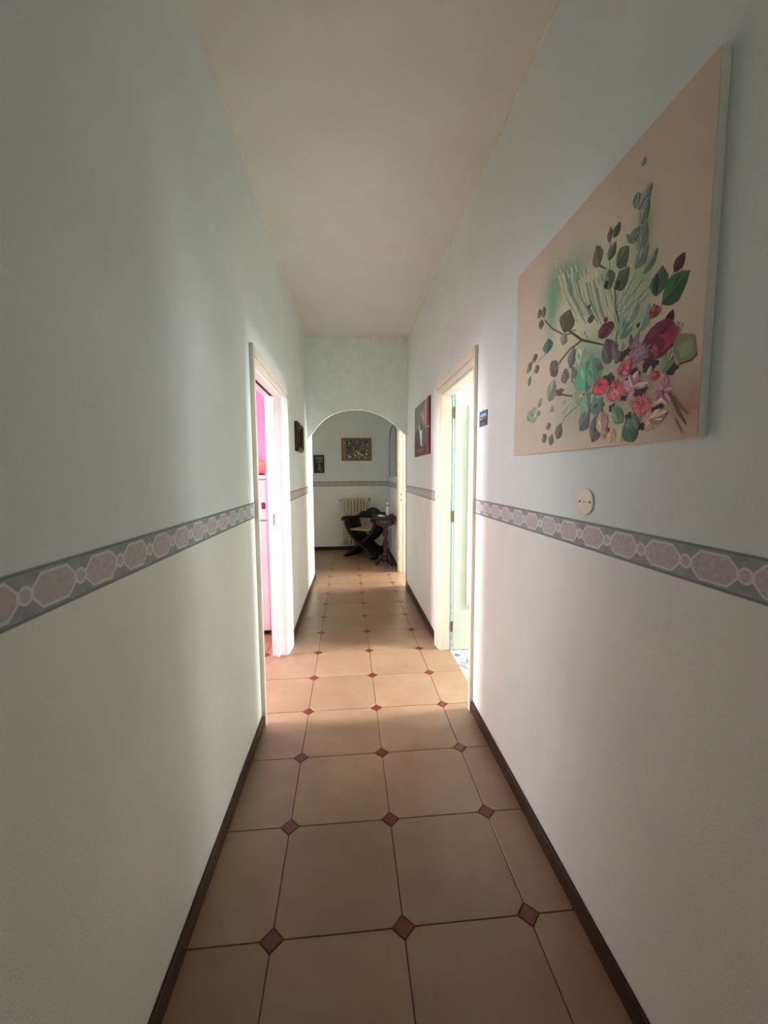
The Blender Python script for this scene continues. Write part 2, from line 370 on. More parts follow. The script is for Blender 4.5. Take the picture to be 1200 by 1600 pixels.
('L',0.211,0.439,0.22,0.472,0.045,(104,106,78)),
('L',0.267,0.34,0.27,0.389,0.077,(72,116,100)),
('L',0.175,0.335,0.168,0.365,0.051,(104,106,78)),
('L',0.138,0.312,0.12,0.344,0.055,(104,106,78)),
('L',0.189,0.29,0.189,0.323,0.046,(104,106,78)),
('L',0.124,0.259,0.144,0.292,0.029,(104,106,78)),
('L',0.295,0.077,0.289,0.102,0.039,(104,106,78)),
('L',0.269,0.034,0.256,0.068,0.042,(104,106,78)),
('L',0.308,0.023,0.32,0.062,0.04,(104,106,78)),
('L',0.352,0.041,0.374,0.092,0.05,(104,106,78)),
('L',0.372,0.376,0.408,0.434,0.107,(98,98,66)),
('L',0.367,0.338,0.384,0.372,0.054,(140,138,106)),
('L',0.297,0.259,0.339,0.298,0.073,(108,96,76)),
('L',0.288,0.175,0.33,0.239,0.071,(136,146,118)),
('F',0.359,0.192,0.0274,0.0137,5,(96,80,74)),
('F',0.166,0.144,0.0649,0.0286,4,(146,164,138)),
('L',0.206,0.168,0.243,0.194,0.027,(140,150,120)),
('L',0.305,0.135,0.313,0.158,0.043,(170,176,150)),
('L',0.419,0.252,0.44,0.312,0.049,(122,108,112)),
('L',0.395,0.212,0.389,0.261,0.051,(120,106,108)),
('L',0.461,0.212,0.43,0.255,0.031,(126,112,114)),
('F',0.51,0.401,0.0122,0.0068,4,(70,60,55)),
('L',0.519,0.352,0.523,0.375,0.035,(84,76,62)),
('L',0.512,0.163,0.505,0.256,0.127,(92,158,130)),
('L',0.56,0.17,0.53,0.255,0.086,(110,168,140)),
('L',0.475,0.247,0.493,0.294,0.079,(170,186,150)),
('L',0.656,0.266,0.689,0.317,0.067,(120,156,140)),
('L',0.728,0.261,0.75,0.317,0.045,(128,154,140)),
('L',0.683,0.295,0.715,0.34,0.041,(150,172,150)),
('L',0.532,0.102,0.512,0.163,0.09,(120,150,130)),
('L',0.461,0.137,0.48,0.175,0.068,(160,176,146)),
('F',0.614,0.175,0.0294,0.0181,5,(44,26,32)),
('F',0.682,0.118,0.0199,0.0131,5,(44,26,32)),
('F',0.738,0.124,0.0274,0.019,5,(44,26,32)),
('F',0.828,0.149,0.0192,0.0146,5,(44,26,32)),
('F',0.748,0.038,0.0149,0.0104,5,(44,26,32)),
('F',0.791,0.067,0.0185,0.0136,5,(44,26,32)),
('F',0.683,0.227,0.0166,0.0109,5,(44,26,32)),
('F',0.75,0.227,0.0172,0.012,5,(44,26,32)),
('F',0.636,0.098,0.0201,0.0126,5,(44,26,32)),
('F',0.708,0.164,0.029,0.0195,5,(44,26,32)),
('F',0.764,0.173,0.0284,0.0202,5,(44,26,32)),
('F',0.659,0.22,0.0238,0.0152,5,(44,26,32)),
('F',0.815,0.1,0.0198,0.0149,5,(44,26,32)),
('F',0.701,0.066,0.0178,0.0119,5,(44,26,32)),
('L',0.615,0.216,0.595,0.286,0.063,(98,80,90)),
('L',0.652,0.214,0.624,0.265,0.038,(112,92,104)),
('L',0.567,0.21,0.574,0.229,0.041,(110,92,98)),
('L',0.688,0.236,0.727,0.271,0.046,(150,150,140)),
('L',0.658,0.235,0.664,0.258,0.03,(170,176,160)),
('L',0.695,0.234,0.693,0.268,0.015,(90,90,80)),
('L',0.717,0.272,0.719,0.285,0.012,(60,60,50)),
('R',0.591,0.309,0.0338,0.0204,7,(116,24,56)),
('R',0.589,0.3,0.0197,0.0118,5,(84,14,44)),
('L',0.589,0.328,0.593,0.343,0.019,(120,40,60)),
('L',0.812,0.246,0.823,0.275,0.027,(38,18,28)),
('R',0.77,0.289,0.0177,0.0126,6,(146,56,70)),
('L',0.77,0.298,0.764,0.309,0.008,(120,60,60)),
('L',0.754,0.28,0.765,0.289,0.01,(120,80,80)),
('P',[(0.827,0.215),(0.85,0.216),(0.883,0.204),(0.891,0.169),(0.882,0.155),(0.849,0.153),(0.832,0.186)],(126,132,106)),
('P',[(0.841,0.191),(0.866,0.2),(0.882,0.191),(0.879,0.168),(0.854,0.167)],(148,152,124)),
('S',[(0.849,0.154),(0.88,0.156),(0.894,0.165)],0.0041,(66,58,44)),
('F',0.841,0.232,0.0163,0.0126,5,(152,144,118)),
('L',0.834,0.218,0.837,0.246,0.02,(168,160,132)),
('R',0.788,0.224,0.0538,0.0392,9,(122,16,56)),
('R',0.793,0.236,0.0374,0.0274,8,(146,30,72)),
('R',0.774,0.211,0.0315,0.0226,7,(98,10,42)),
('L',0.773,0.185,0.776,0.219,0.027,(160,60,90)),
('R',0.798,0.245,0.0179,0.0132,6,(104,12,46)),
('R',0.761,0.192,0.0169,0.012,5,(84,10,38)),
('L',0.804,0.148,0.826,0.192,0.039,(142,154,128)),
('L',0.761,0.152,0.769,0.173,0.016,(196,196,168)),
('L',0.824,0.196,0.827,0.204,0.01,(40,20,30)),
('F',0.725,0.209,0.0404,0.0276,16,(152,108,132)),
('F',0.721,0.215,0.0211,0.0143,12,(172,132,150)),
('R',0.678,0.19,0.0306,0.02,10,(196,84,94)),
('R',0.579,0.164,0.0386,0.0231,10,(190,68,80)),
('F',0.648,0.137,0.0489,0.0311,18,(202,96,110)),
('F',0.642,0.133,0.0247,0.0156,12,(220,130,136)),
('F',0.741,0.086,0.0409,0.0285,18,(206,104,116)),
('F',0.745,0.088,0.019,0.0133,12,(190,80,98)),
('R',0.782,0.147,0.0137,0.0099,6,(206,62,74)),
('F',0.687,0.144,0.0196,0.013,8,(190,110,125)),
('L',0.71,0.137,0.729,0.172,0.031,(208,156,170)),
('L',0.703,0.131,0.676,0.161,0.021,(208,156,170)),
('L',0.711,0.135,0.769,0.128,0.015,(208,156,170)),
('L',0.71,0.132,0.689,0.107,0.018,(208,156,170)),
('L',0.714,0.134,0.693,0.172,0.02,(208,156,170)),
('L',0.738,0.131,0.765,0.135,0.008,(60,40,46)),
('L',0.81,0.109,0.81,0.145,0.032,(192,134,152)),
('L',0.808,0.105,0.779,0.106,0.017,(192,134,152)),
('L',0.81,0.106,0.838,0.105,0.015,(192,134,152)),
('L',0.807,0.102,0.788,0.079,0.025,(192,134,152)),
('L',0.812,0.101,0.831,0.076,0.015,(192,134,152)),
('P',[(0.784,0.082),(0.804,0.096),(0.825,0.077),(0.805,0.085)],(230,214,206)),
('F',0.802,0.074,0.012,0.0089,5,(46,26,30)),
('L',0.731,0.133,0.767,0.137,0.01,(226,206,206)),
('L',0.759,0.03,0.792,0.054,0.025,(206,168,156)),
('L',0.77,0.05,0.827,0.062,0.035,(204,170,152)),
('L',0.744,0.053,0.735,0.078,0.02,(196,120,124)),
('S',[(0.829,0.098),(0.857,0.051),(0.877,0.028)],0.0062,(112,88,68)),
('S',[(0.838,0.092),(0.862,0.063),(0.881,0.048)],0.0052,(120,94,72)),
('S',[(0.847,0.044),(0.868,0.012)],0.0038,(150,118,96)),
('F',0.564,0.114,0.0436,0.0257,7,(98,128,118)),
('L',0.554,0.016,0.579,0.098,0.064,(108,114,120)),
('L',0.486,0.057,0.532,0.105,0.057,(112,120,124)),
('L',0.56,0.042,0.563,0.076,0.029,(80,84,92)),
('L',0.602,0.036,0.584,0.098,0.055,(200,176,150)),
('L',0.633,0.008,0.64,0.048,0.039,(208,190,156)),
('L',0.608,0.022,0.601,0.044,0.035,(196,160,136)),
('L',0.647,0.059,0.672,0.092,0.056,(128,158,128)),
('L',0.663,0.063,0.636,0.103,0.037,(110,150,125)),
('L',0.673,0.007,0.688,0.054,0.033,(194,194,154)),
('L',0.723,0.005,0.692,0.067,0.06,(62,106,84)),
('L',0.71,0.038,0.701,0.063,0.026,(100,140,112)),
('L',0.738,0.035,0.714,0.076,0.026,(90,130,104)),
('L',0.628,0.036,0.618,0.05,0.016,(150,60,80)),
('L',0.703,0.639,0.717,0.652,0.019,(146,150,130)),
('L',0.699,0.548,0.742,0.572,0.036,(128,144,126)),
('L',0.722,0.572,0.741,0.577,0.023,(128,144,126)),
('L',0.692,0.59,0.688,0.555,0.024,(128,144,126)),
('L',0.713,0.507,0.73,0.558,0.035,(128,144,126)),
('L',0.71,0.447,0.727,0.504,0.038,(128,144,126)),
('L',0.678,0.483,0.706,0.507,0.037,(128,144,126)),
('L',0.698,0.415,0.738,0.452,0.04,(128,144,126)),
('L',0.729,0.391,0.769,0.427,0.028,(128,144,126)),
('L',0.661,0.512,0.694,0.475,0.016,(128,144,126))]
WASHES=[(0.535,0.396,0.235,0.156,(212,212,176),0.85),
(0.375,0.538,0.134,0.056,(116,156,128),0.8),
(0.291,0.491,0.044,0.101,(108,152,124),0.75),
(0.577,0.432,0.106,0.07,(146,170,140),0.6),
(0.682,0.315,0.064,0.059,(122,158,142),0.7),
(0.517,0.23,0.085,0.086,(110,164,136),0.8),
(0.721,0.481,0.03,0.07,(122,142,124),0.65),
(0.732,0.378,0.057,0.065,(150,164,144),0.6),
(0.452,0.108,0.142,0.074,(166,174,146),0.6),
(0.877,0.065,0.066,0.058,(166,124,104),0.6),
(0.641,0.024,0.119,0.037,(206,188,158),0.5),
(0.736,0.157,0.11,0.095,(120,80,88),0.45)]
# ------------------------------------------------------------------ the setting
S.cycles.max_bounces = 14; S.cycles.diffuse_bounces = 10
def struct(name, fn, m, label, cat, mw=None, bevel=0):
    return tag(mk(name, fn, m, None, mw, bevel), label, cat, kind='structure')
FLM = frame_left(0, 0); FRM = frame_right(0, 0); FBM = frame_back(0, 0)
def lb(u0, u1, n0, n1, z0, z1): return (-u1, -u0, n0, n1, z0, z1)
DL0, DL1, DLZ = 2.23, 3.115, 1.965          # pocket door opening in the left wall
DR0, DR1, DRZ = 2.265, 3.09, 1.985          # hinged door opening in the right wall
DS0, DS1, DSZ = 4.95, 5.66, 1.985           # doorway past the arch
ULEND = 5.43
Z0 = -.003
struct('wall_left', boxes(lb(-3, DL0, -TL, 0, Z0, ZC), lb(DL0, DL1, -TL, 0, DLZ, ZC), lb(DL1, ULEND, -TL, 0, Z0, ZC)), M['paper'],
       'left corridor wall, pale blue above the border and cream below', 'wall', FLM)
struct('wall_right', boxes((-3, DR0, -TR, 0, Z0, ZC), (DR0, DR1, -TR, 0, DRZ, ZC), (DR1, DS0, -TR, 0, Z0, ZC), (DS0, DS1, -TR, 0, DSZ, ZC), (DS1, YBACK, -TR, 0, Z0, ZC)), M['paper'],
       'right corridor wall, pale blue above the border and cream below', 'wall', FRM)
struct('wall_back', boxes((-.7945, 1.75, -.1, 0, Z0, ZC)), M['paper'], 'pale blue end wall behind the radiator', 'wall', FBM)
ARCH = [(-.462, 1.77), (-.44, 1.805), (-.415, 1.838), (-.38, 1.873), (-.345, 1.925), (-.305, 1.967), (-.25, 2.02), (-.194, 2.055), (-.13, 2.086), (-.061, 2.109), (.03, 2.124), (.116, 2.129), (.19, 2.125), (.264, 2.112), (.33, 2.092), (.383, 2.072), (.45, 2.038), (.511, 1.998), (.555, 1.963), (.605, 1.922), (.66, 1.872), (.7145, 1.822)]
def arch(bm): prism(bm, ARCH+[(.7145, ZC), (-.462, ZC)], 'y', YARCH, YARCH+.045)
struct('wall_arch', arch, M['plaster'], 'sponged blue wall over the round arch across the corridor', 'wall')
struct('ceiling', boxes((-3.3, 3.6, -3.1, 7.6, ZC, ZC+.1)), M['ceiling'], 'plain beige corridor ceiling', 'ceiling')
# end of the corridor behind the viewer
struct('wall_front', boxes((-.7, .9, -3.08, -3.0, Z0, ZC)), M['paper'], 'wall at the near end of the corridor', 'wall')
# side rooms
struct('wall_kitchen_partition', boxes(lb(1.0, DL0, -TL-.012, -TL, Z0, ZC), lb(DL0, DL1, -TL-.012, -TL, DLZ, ZC), lb(DL1, 4.2, -TL-.012, -TL, Z0, ZC)), M['pink'], 'pink kitchen side of the left partition', 'wall', FLM)
struct('wall_kitchen_far', boxes((-3.2, -.575, 4.15, 4.23, Z0, ZC)), M['pink'], 'bright pink kitchen wall behind the fridge', 'wall')
struct('wall_kitchen_near', boxes((-3.2, -.61, 1.0, 1.08, Z0, ZC)), M['pink'], 'pink kitchen wall nearest the viewer', 'wall')
struct('wall_kitchen_outer', boxes((-3.28, -3.2, 1.0, 4.23, Z0, ZC)), M['pink'], 'pink kitchen wall with the window', 'wall')
struct('trim_1', boxes((-3.2, -.59, 4.135, 4.15, 1.565, 1.583)), M['pink'], 'thin ledge along the pink kitchen wall', 'trim')
struct('wall_bedroom_partition', boxes((1.2, DR0, -TR-.008, -TR, Z0, ZC), (DR0, DR1, -TR-.008, -TR, DRZ, ZC), (DR1, 4.25, -TR-.008, -TR, Z0, ZC)), M['cyan'], 'aqua bedroom side of the right partition', 'wall', FRM)
struct('wall_bedroom_far', boxes((.803, 3.5, 4.2, 4.25, Z0, ZC)), M['cyan'], 'aqua wall above the open white door', 'wall')
struct('wall_bedroom_near', boxes((.803, 3.5, 1.2, 1.25, Z0, ZC)), M['warmwall'], 'pale bedroom wall nearest the viewer', 'wall')
struct('wall_bedroom_outer', boxes((3.5, 3.58, 1.2, 4.25, Z0, ZC)), M['warmwall'], 'pale bedroom wall with the window', 'wall')
struct('wall_study_near', boxes((.795, 3.5, 4.25, 4.3, Z0, ZC)), M['warmwall'], 'warm white study wall nearest the viewer', 'wall')
struct('wall_study_far', boxes((.795, 3.5, 7.0, 7.05, Z0, ZC)), M['warmwall'], 'warm white far study wall', 'wall')
struct('wall_study_outer', boxes((3.5, 3.58, 4.25, 7.05, Z0, ZC)), M['warmwall'], 'warm white study wall with the window', 'wall')
struct('wall_hall_left', boxes((-1.83, -1.75, 5.3, 7.55, Z0, ZC)), M['paper'], 'left wall of the hall past the arch', 'wall')
struct('wall_hall_return', boxes((-1.75, -.58, 5.33, 5.429, Z0, ZC)), M['paper'], 'return wall where the hall widens to the left', 'wall')

# room windows for the daylight, and added ones behind the fill lamps
def window(i, mw, label):
    o = thing('window_%d' % i, label, 'window', mw, kind='structure')
    mk('window_frame', boxes((-.6, -.54, 0, .05, -.7, .7), (.54, .6, 0, .05, -.7, .7), (-.54, .54, 0, .05, -.7, -.64), (-.54, .54, 0, .05, .64, .7), (-.03, .03, 0, .05, -.64, .64)), M['white'], o, bevel=.006)
    for s in (-1, 1): mk('pane', boxes((min(s*.03, s*.54), max(s*.03, s*.54), .015, .02, -.64, .64)), M['glass'], o)
window(1, at(-3.2, 2.44, 1.75, -math.pi/2), 'white window in the pink kitchen')
window(2, at(3.5, 2.45, 1.75, math.pi/2), 'white window in the aqua bedroom')
window(3, at(3.5, 5.35, 1.6, math.pi/2), 'white window in the warm white study')
window(5, at(-2.3, 4.15, 1.6, math.pi), 'added unseen white window behind the fill lamp in the pink kitchen')  # unseen, added to go with the second kitchen lamp
window(6, at(2.5, 4.2, 1.6, math.pi), 'added unseen white window behind the fill lamp in the aqua bedroom')  # unseen, added to go with the second bedroom lamp
window(4, at(.1, -3.0, 1.8, 0), 'added unseen white window behind the fill lamp at the near corridor end')  # unseen, added as a setting for the lamp behind the camera

# floor: grout bed, every tile and rust inset on its own
floor = struct('floor', boxes((-1.75, .79, -3.05, 7.5, -.06, -.004)), M['grout'], 'sand coloured tiled floor with small rust diamond insets', 'floor')
struct('floor_kitchen', boxes((-3.25, -1.75, 1.0, 4.2, -.06, 0)), M['tile'], 'sand coloured kitchen floor by the window', 'floor')
struct('floor_bedroom', boxes((.79, 3.55, 1.2, 4.27, -.06, 0)), M['chips'], 'grey and white marble chip floor of the bedroom', 'floor')
struct('floor_study', boxes((.79, 3.55, 4.27, 7.05, -.06, 0)), M['tile'], 'sand coloured floor of the study', 'floor')
TX, TY, P, D, G = .1542, 1.1315, .4, .0335, .0016    # grid origin, pitch, inset half diagonal, half joint
def tile_mesh(x1=None):
    a, c = P/2-G, D+G
    pts = [(-a, -a+c), (-a+c, -a), (a-c, -a), (a, -a+c), (a, a-c), (a-c, a), (-a+c, a), (-a, a-c)]
    if x1 is not None: pts = [(-a, -a+c), (-a+c, -a), (x1, -a), (x1, a), (-a+c, a), (-a, a-c)]
    bm = bmesh.new(); prism(bm, pts, 'z', -.006, 0)
    bmesh.ops.bevel(bm, geom=[e for e in bm.edges if all(v.co.z > -.001 for v in e.verts)], offset=.0012, segments=1, affect='EDGES')
    me = bpy.data.meshes.new('floor_tile'); bm.to_mesh(me); bm.free(); me.materials.append(M['tile']); return me
full, cut = tile_mesh(), tile_mesh(.79-(TX+1.5*P))
bm = bmesh.new(); prism(bm, [(-D+.001, 0), (0, -D+.001), (D-.001, 0), (0, D-.001)], 'z', -.006, -.0003)
inset = bpy.data.meshes.new('floor_inset'); bm.to_mesh(inset); bm.free(); inset.materials.append(M['inset'])
for j in range(-10, 16):
    for i in range(-5, 2):
        cx, cy = TX+(i+.5)*P, TY+(j+.5)*P
        if i < -2 and not (1.3 < cy < 4.2 or cy > 5.25): continue
        o = link('floor_tile', cut if i == 1 else full, None, floor); o.location = (cx, cy, 0)
    for i in range(-4, 2):
        x, y = TX+i*P, TY+j*P
        if i < -1 and not (1.3 < y < 4.2 or y > 5.4): continue
        if y > YBACK: continue
        o = link('floor_inset', inset, None, floor); o.location = (x, y, 0)

# baseboards, wallpaper border, painted ceiling edge
def board(name, fn, label, mw=None): return struct(name, fn, M['base'], label, 'baseboard', mw, .003)
board('baseboard_left', boxes(lb(-3, 2.199, 0, .012, 0, .068), lb(3.306, ULEND, 0, .012, 0, .068), lb(ULEND, ULEND+.012, -TL, .012, 0, .068)), 'dark wooden baseboard along the left corridor wall', FLM)
board('baseboard_right', boxes((-3, 2.234, 0, .012, 0, .068), (3.206, 4.928, 0, .012, 0, .068), (5.772, YBACK-.013, 0, .012, 0, .068)), 'dark wooden baseboard along the right corridor wall', FRM)
board('baseboard_back', boxes((-.7, 1.75, 0, .012, 0, .068)), 'dark wooden baseboard under the radiator', FBM)
bo = []
def border(i, segs, mw, label):
    o = struct('trim_%d' % i, boxes(*[(a, b, 0, .0012, -HB/2, HB/2) for a, b in segs]), M['border'], label, 'border', mw)
border(2, [(-2.2+1.008, 3), ], frame_left(1.008, ZB), 'medallion wallpaper border on the left wall before the pocket door')
border(3, [(-ULEND+1.008, -3.306+1.008)], frame_left(1.008, ZB), 'medallion wallpaper border on the left wall past the pocket door')
border(4, [(-3.9, 2.235-.998)], frame_right(.998, ZB), 'medallion wallpaper border under the flower painting')
border(5, [(3.206-.998, 4.928-.998)], frame_right(.998, ZB), 'medallion wallpaper border under the red edged poster')
border(6, [(5.772-.998, YBACK-.998-.0012)], frame_right(.998, ZB), 'medallion wallpaper border under the arched mirror')
border(7, [(-.7145, 1.75)], frame_back(0, ZB), 'medallion wallpaper border above the radiator')
struct('trim_8', boxes(lb(-3, YARCH, 0, .004, ZC-.012, ZC)), M['cornice'], 'thin cream ceiling edge along the left wall', 'trim', FLM)
struct('trim_9', boxes((-3, YARCH, 0, .004, ZC-.012, ZC)), M['cornice'], 'thin cream ceiling edge along the right wall', 'trim', FRM)
struct('trim_10', boxes((-.456, .7105, YARCH-.004, YARCH, ZC-.016, ZC)), M['cornice'], 'thin cream ceiling edge above the arch', 'trim')
struct('trim_11', boxes((.7085, .7145, YARCH-.004, YARCH, 1.83, ZC-.016)), M['cornice'], 'thin cream corner strip beside the arch', 'trim')

# ---- pocket door into the pink kitchen
d = thing('door_1', 'white cased pocket door slid open to the pink kitchen', 'door', FLM, kind='structure')
W = M['white']
mk('casing', boxes(lb(2.2, DL0, 0, .022, 0, 2.06)), M['cream'], d, bevel=.004)
mk('casing', boxes(lb(3.2, 3.305, 0, .022, 0, 1.965), lb(3.115, 3.2, 0, .013, 0, 1.965), lb(3.17, 3.185, .01, .018, 0, 1.965)), W, d, bevel=.004)
mk('casing', boxes(lb(DL0, 3.305, 0, .022, 2.005, 2.06), lb(DL0, 3.2, 0, .013, 1.965, 2.005), lb(DL0, 3.2, .01, .018, 1.985, 1.995)), M['cream'], d, bevel=.004)
mk('jamb', boxes(lb(3.1, 3.115, -.046, .004, 0, 1.955)), W, d, bevel=.003)
mk('jamb', boxes(lb(3.1, 3.115, -TL-.014, -.074, 0, 1.955)), W, d, bevel=.003)
mk('jamb', boxes(lb(DL0, DL0+.012, -TL-.016, .004, 0, 1.955)), W, d, bevel=.003)
mk('lintel', boxes(lb(DL0, DL1, -.046, .004, 1.95, 1.965), lb(DL0, DL1, -TL-.014, -.074, 1.95, 1.965)), W, d, bevel=.003)
mk('sliding_track', boxes(lb(DL0, DL1, -.074, -.046, 1.957, 1.965)), M['hole'], d)
lf = mk('door_leaf', boxes(lb(3.06, 3.114, -.0725, -.0475, .008, 1.953)), W, d, bevel=.004)
mk('latch_plate', boxes(lb(3.058, 3.062, -.069, -.06, 1.02, 1.1)), M['steel'], lf)
mk('finger_pull', boxes(lb(3.07, 3.098, -.0735, -.072, 1.02, 1.09)), M['hole'], lf)

# ---- hinged white door into the aqua bedroom
d = thing('door_2', 'cream cased doorway with white panelled door standing open into the aqua bedroom', 'door', FRM, kind='structure')
C = M['cream']
mk('casing', boxes((2.235, DR0, 0, .02, 0, 2.085)), C, d, bevel=.004)
def far_casing(bm):
    prof = [(3.206, 0), (3.206, .02), (3.198, .024), (3.17, .024), (3.16, .018), (3.135, .018), (3.128, .012), (3.1, .012), (3.085, .006), (3.078, -.004), (3.078, -TR+.012), (3.09, -TR), (3.09, 0)]
    prism(bm, prof, 'z', 0, 2.0)
mk('casing', far_casing, C, d)
mk('casing', boxes((DR0, 3.206, 0, .022, 2.03, 2.085), (DR0, 3.19, 0, .013, 1.985, 2.03), (DR0, 3.19, .01, .018, 2.0, 2.012)), C, d, bevel=.004)
mk('jamb', boxes((DR0, DR0+.014, -TR-.01, .002, 0, 1.985)), C, d, bevel=.003)
mk('lintel', boxes((DR0, DR1-.012, -TR-.01, .004, 1.97, 1.985)), C, d, bevel=.003)
lf = mk('door_leaf', boxes((3.05, 3.092, -.84, -.0925, .012, 1.995)), M['leaf'], d, bevel=.004)
for z0, z1 in ((.36, 1.9),):
    mk('panel_moulding', boxes((3.038, 3.05, -.21, -.19, z0, z1), (3.038, 3.05, -.75, -.73, z0, z1), (3.038, 3.05, -.73, -.21, z0, z0+.02), (3.038, 3.05, -.73, -.21, z1-.02, z1)), M['leaf'], lf, bevel=.005)
    mk('door_panel', boxes((3.046, 3.05, -.69, -.25, z0+.06, z1-.06)), M['leaf'], lf, bevel=.0015)
mk('door_handle', lambda bm: (tube(bm, [(3.05, -.79, 1.0), (3.0, -.79, 1.0)], .009), tube(bm, [(3.0, -.79, 1.0), (3.0, -.68, 1.0)], .008), box(bm, 3.044, 3.05, -.81, -.77, .9, 1.1)), M['brass'], lf)
for z in (.19, 1.06, 1.84):
    mk('hinge', lambda bm: (lathe(bm, [(.007, -.04), (.007, .04)], 3.066, -.088, z, 12), lathe(bm, [(.004, .04), (.005, .046), (.001, .05)], 3.066, -.088, z, 12)), M['brass'], d)

# ---- doorway past the arch
d = thing('door_3', 'cream door jamb with dark latch holes just past the arch', 'door', FRM, kind='structure')
mk('casing', boxes((4.93, DS0, 0, .014, 0, 2.07)), C, d, bevel=.004)
mk('casing', boxes((DS1, 5.77, 0, .02, 0, 2.07)), C, d, bevel=.004)
mk('casing', boxes((DS0, DS1, 0, .02, DSZ, 2.07)), C, d, bevel=.004)
jb = mk('jamb', boxes((DS1-.014, DS1, -TR-.01, .002, 0, DSZ), (DS1-.026, DS1-.014, -TR-.01, -.05, 0, DSZ)), C, d, bevel=.003)
mk('jamb', boxes((DS0, DS0+.014, -TR-.01, .002, 0, DSZ)), C, d, bevel=.003)
mk('lintel', boxes((DS0, DS1, -TR-.01, .002, DSZ-.014, DSZ)), C, d, bevel=.003)
mk('latch_hole', boxes((DS1-.0155, DS1-.0138, -.032, -.02, 1.085, 1.112)), M['hole'], jb)
mk('latch_hole', boxes((DS1-.0155, DS1-.0138, -.032, -.02, 1.005, 1.035)), M['hole'], jb)
# ------------------------------------------------------------------ flat printed / painted pictures
def paint_mat(name, rough=.6):
    m = N(name); a = m.n('ShaderNodeVertexColor'); a.layer_name = 'Col'
    hs = m.n('ShaderNodeHueSaturation'); m.l(a.outputs[0], hs.inputs['Color']); m.l(m.math('ADD', m.math('MULTIPLY', m.noise(70, 4), .5), .75), hs.inputs['Value'])
    m.color(hs.outputs[0]); m.b.inputs['Roughness'].default_value = rough; return m.m
M['paint'] = paint_mat('brushed_paint', .65); M['print'] = paint_mat('printed_paper', .5)
class Paint:
    """flat coloured shapes laid over each other, local x/z in the picture plane, y outwards"""
    def __init__(s, y0, dy, gain=1.0): s.v, s.f, s.c, s.y, s.dy, s.g = [], [], [], y0, dy, gain
    def poly(s, pts, col, step=True):
        if step: s.y += s.dy
        k = len(s.v); s.v += [(x, s.y, z) for x, z in pts]; s.f.append(list(range(k, k+len(pts))))
        s.c.append(tuple(min(1, c*s.g) for c in lin(col)[:3])+(1,))
    def build(s, name, m, parent):
        me = bpy.data.meshes.new(name); me.from_pydata(s.v, [], s.f); me.materials.append(m)
        at_ = me.color_attributes.new('Col', 'FLOAT_COLOR', 'CORNER')
        for p, c in zip(me.polygons, s.c):
            for li in p.loop_indices: at_.data[li].color = c
        bm = bmesh.new(); bm.from_mesh(me)
        for f in bm.faces:
            f.normal_update()
            if f.normal.y < 0: f.normal_flip()
        bm.to_mesh(me); bm.free()
        return link(name, me, None, parent)
def shade(c, k): return tuple(max(0, min(255, int(v*k))) for v in c)
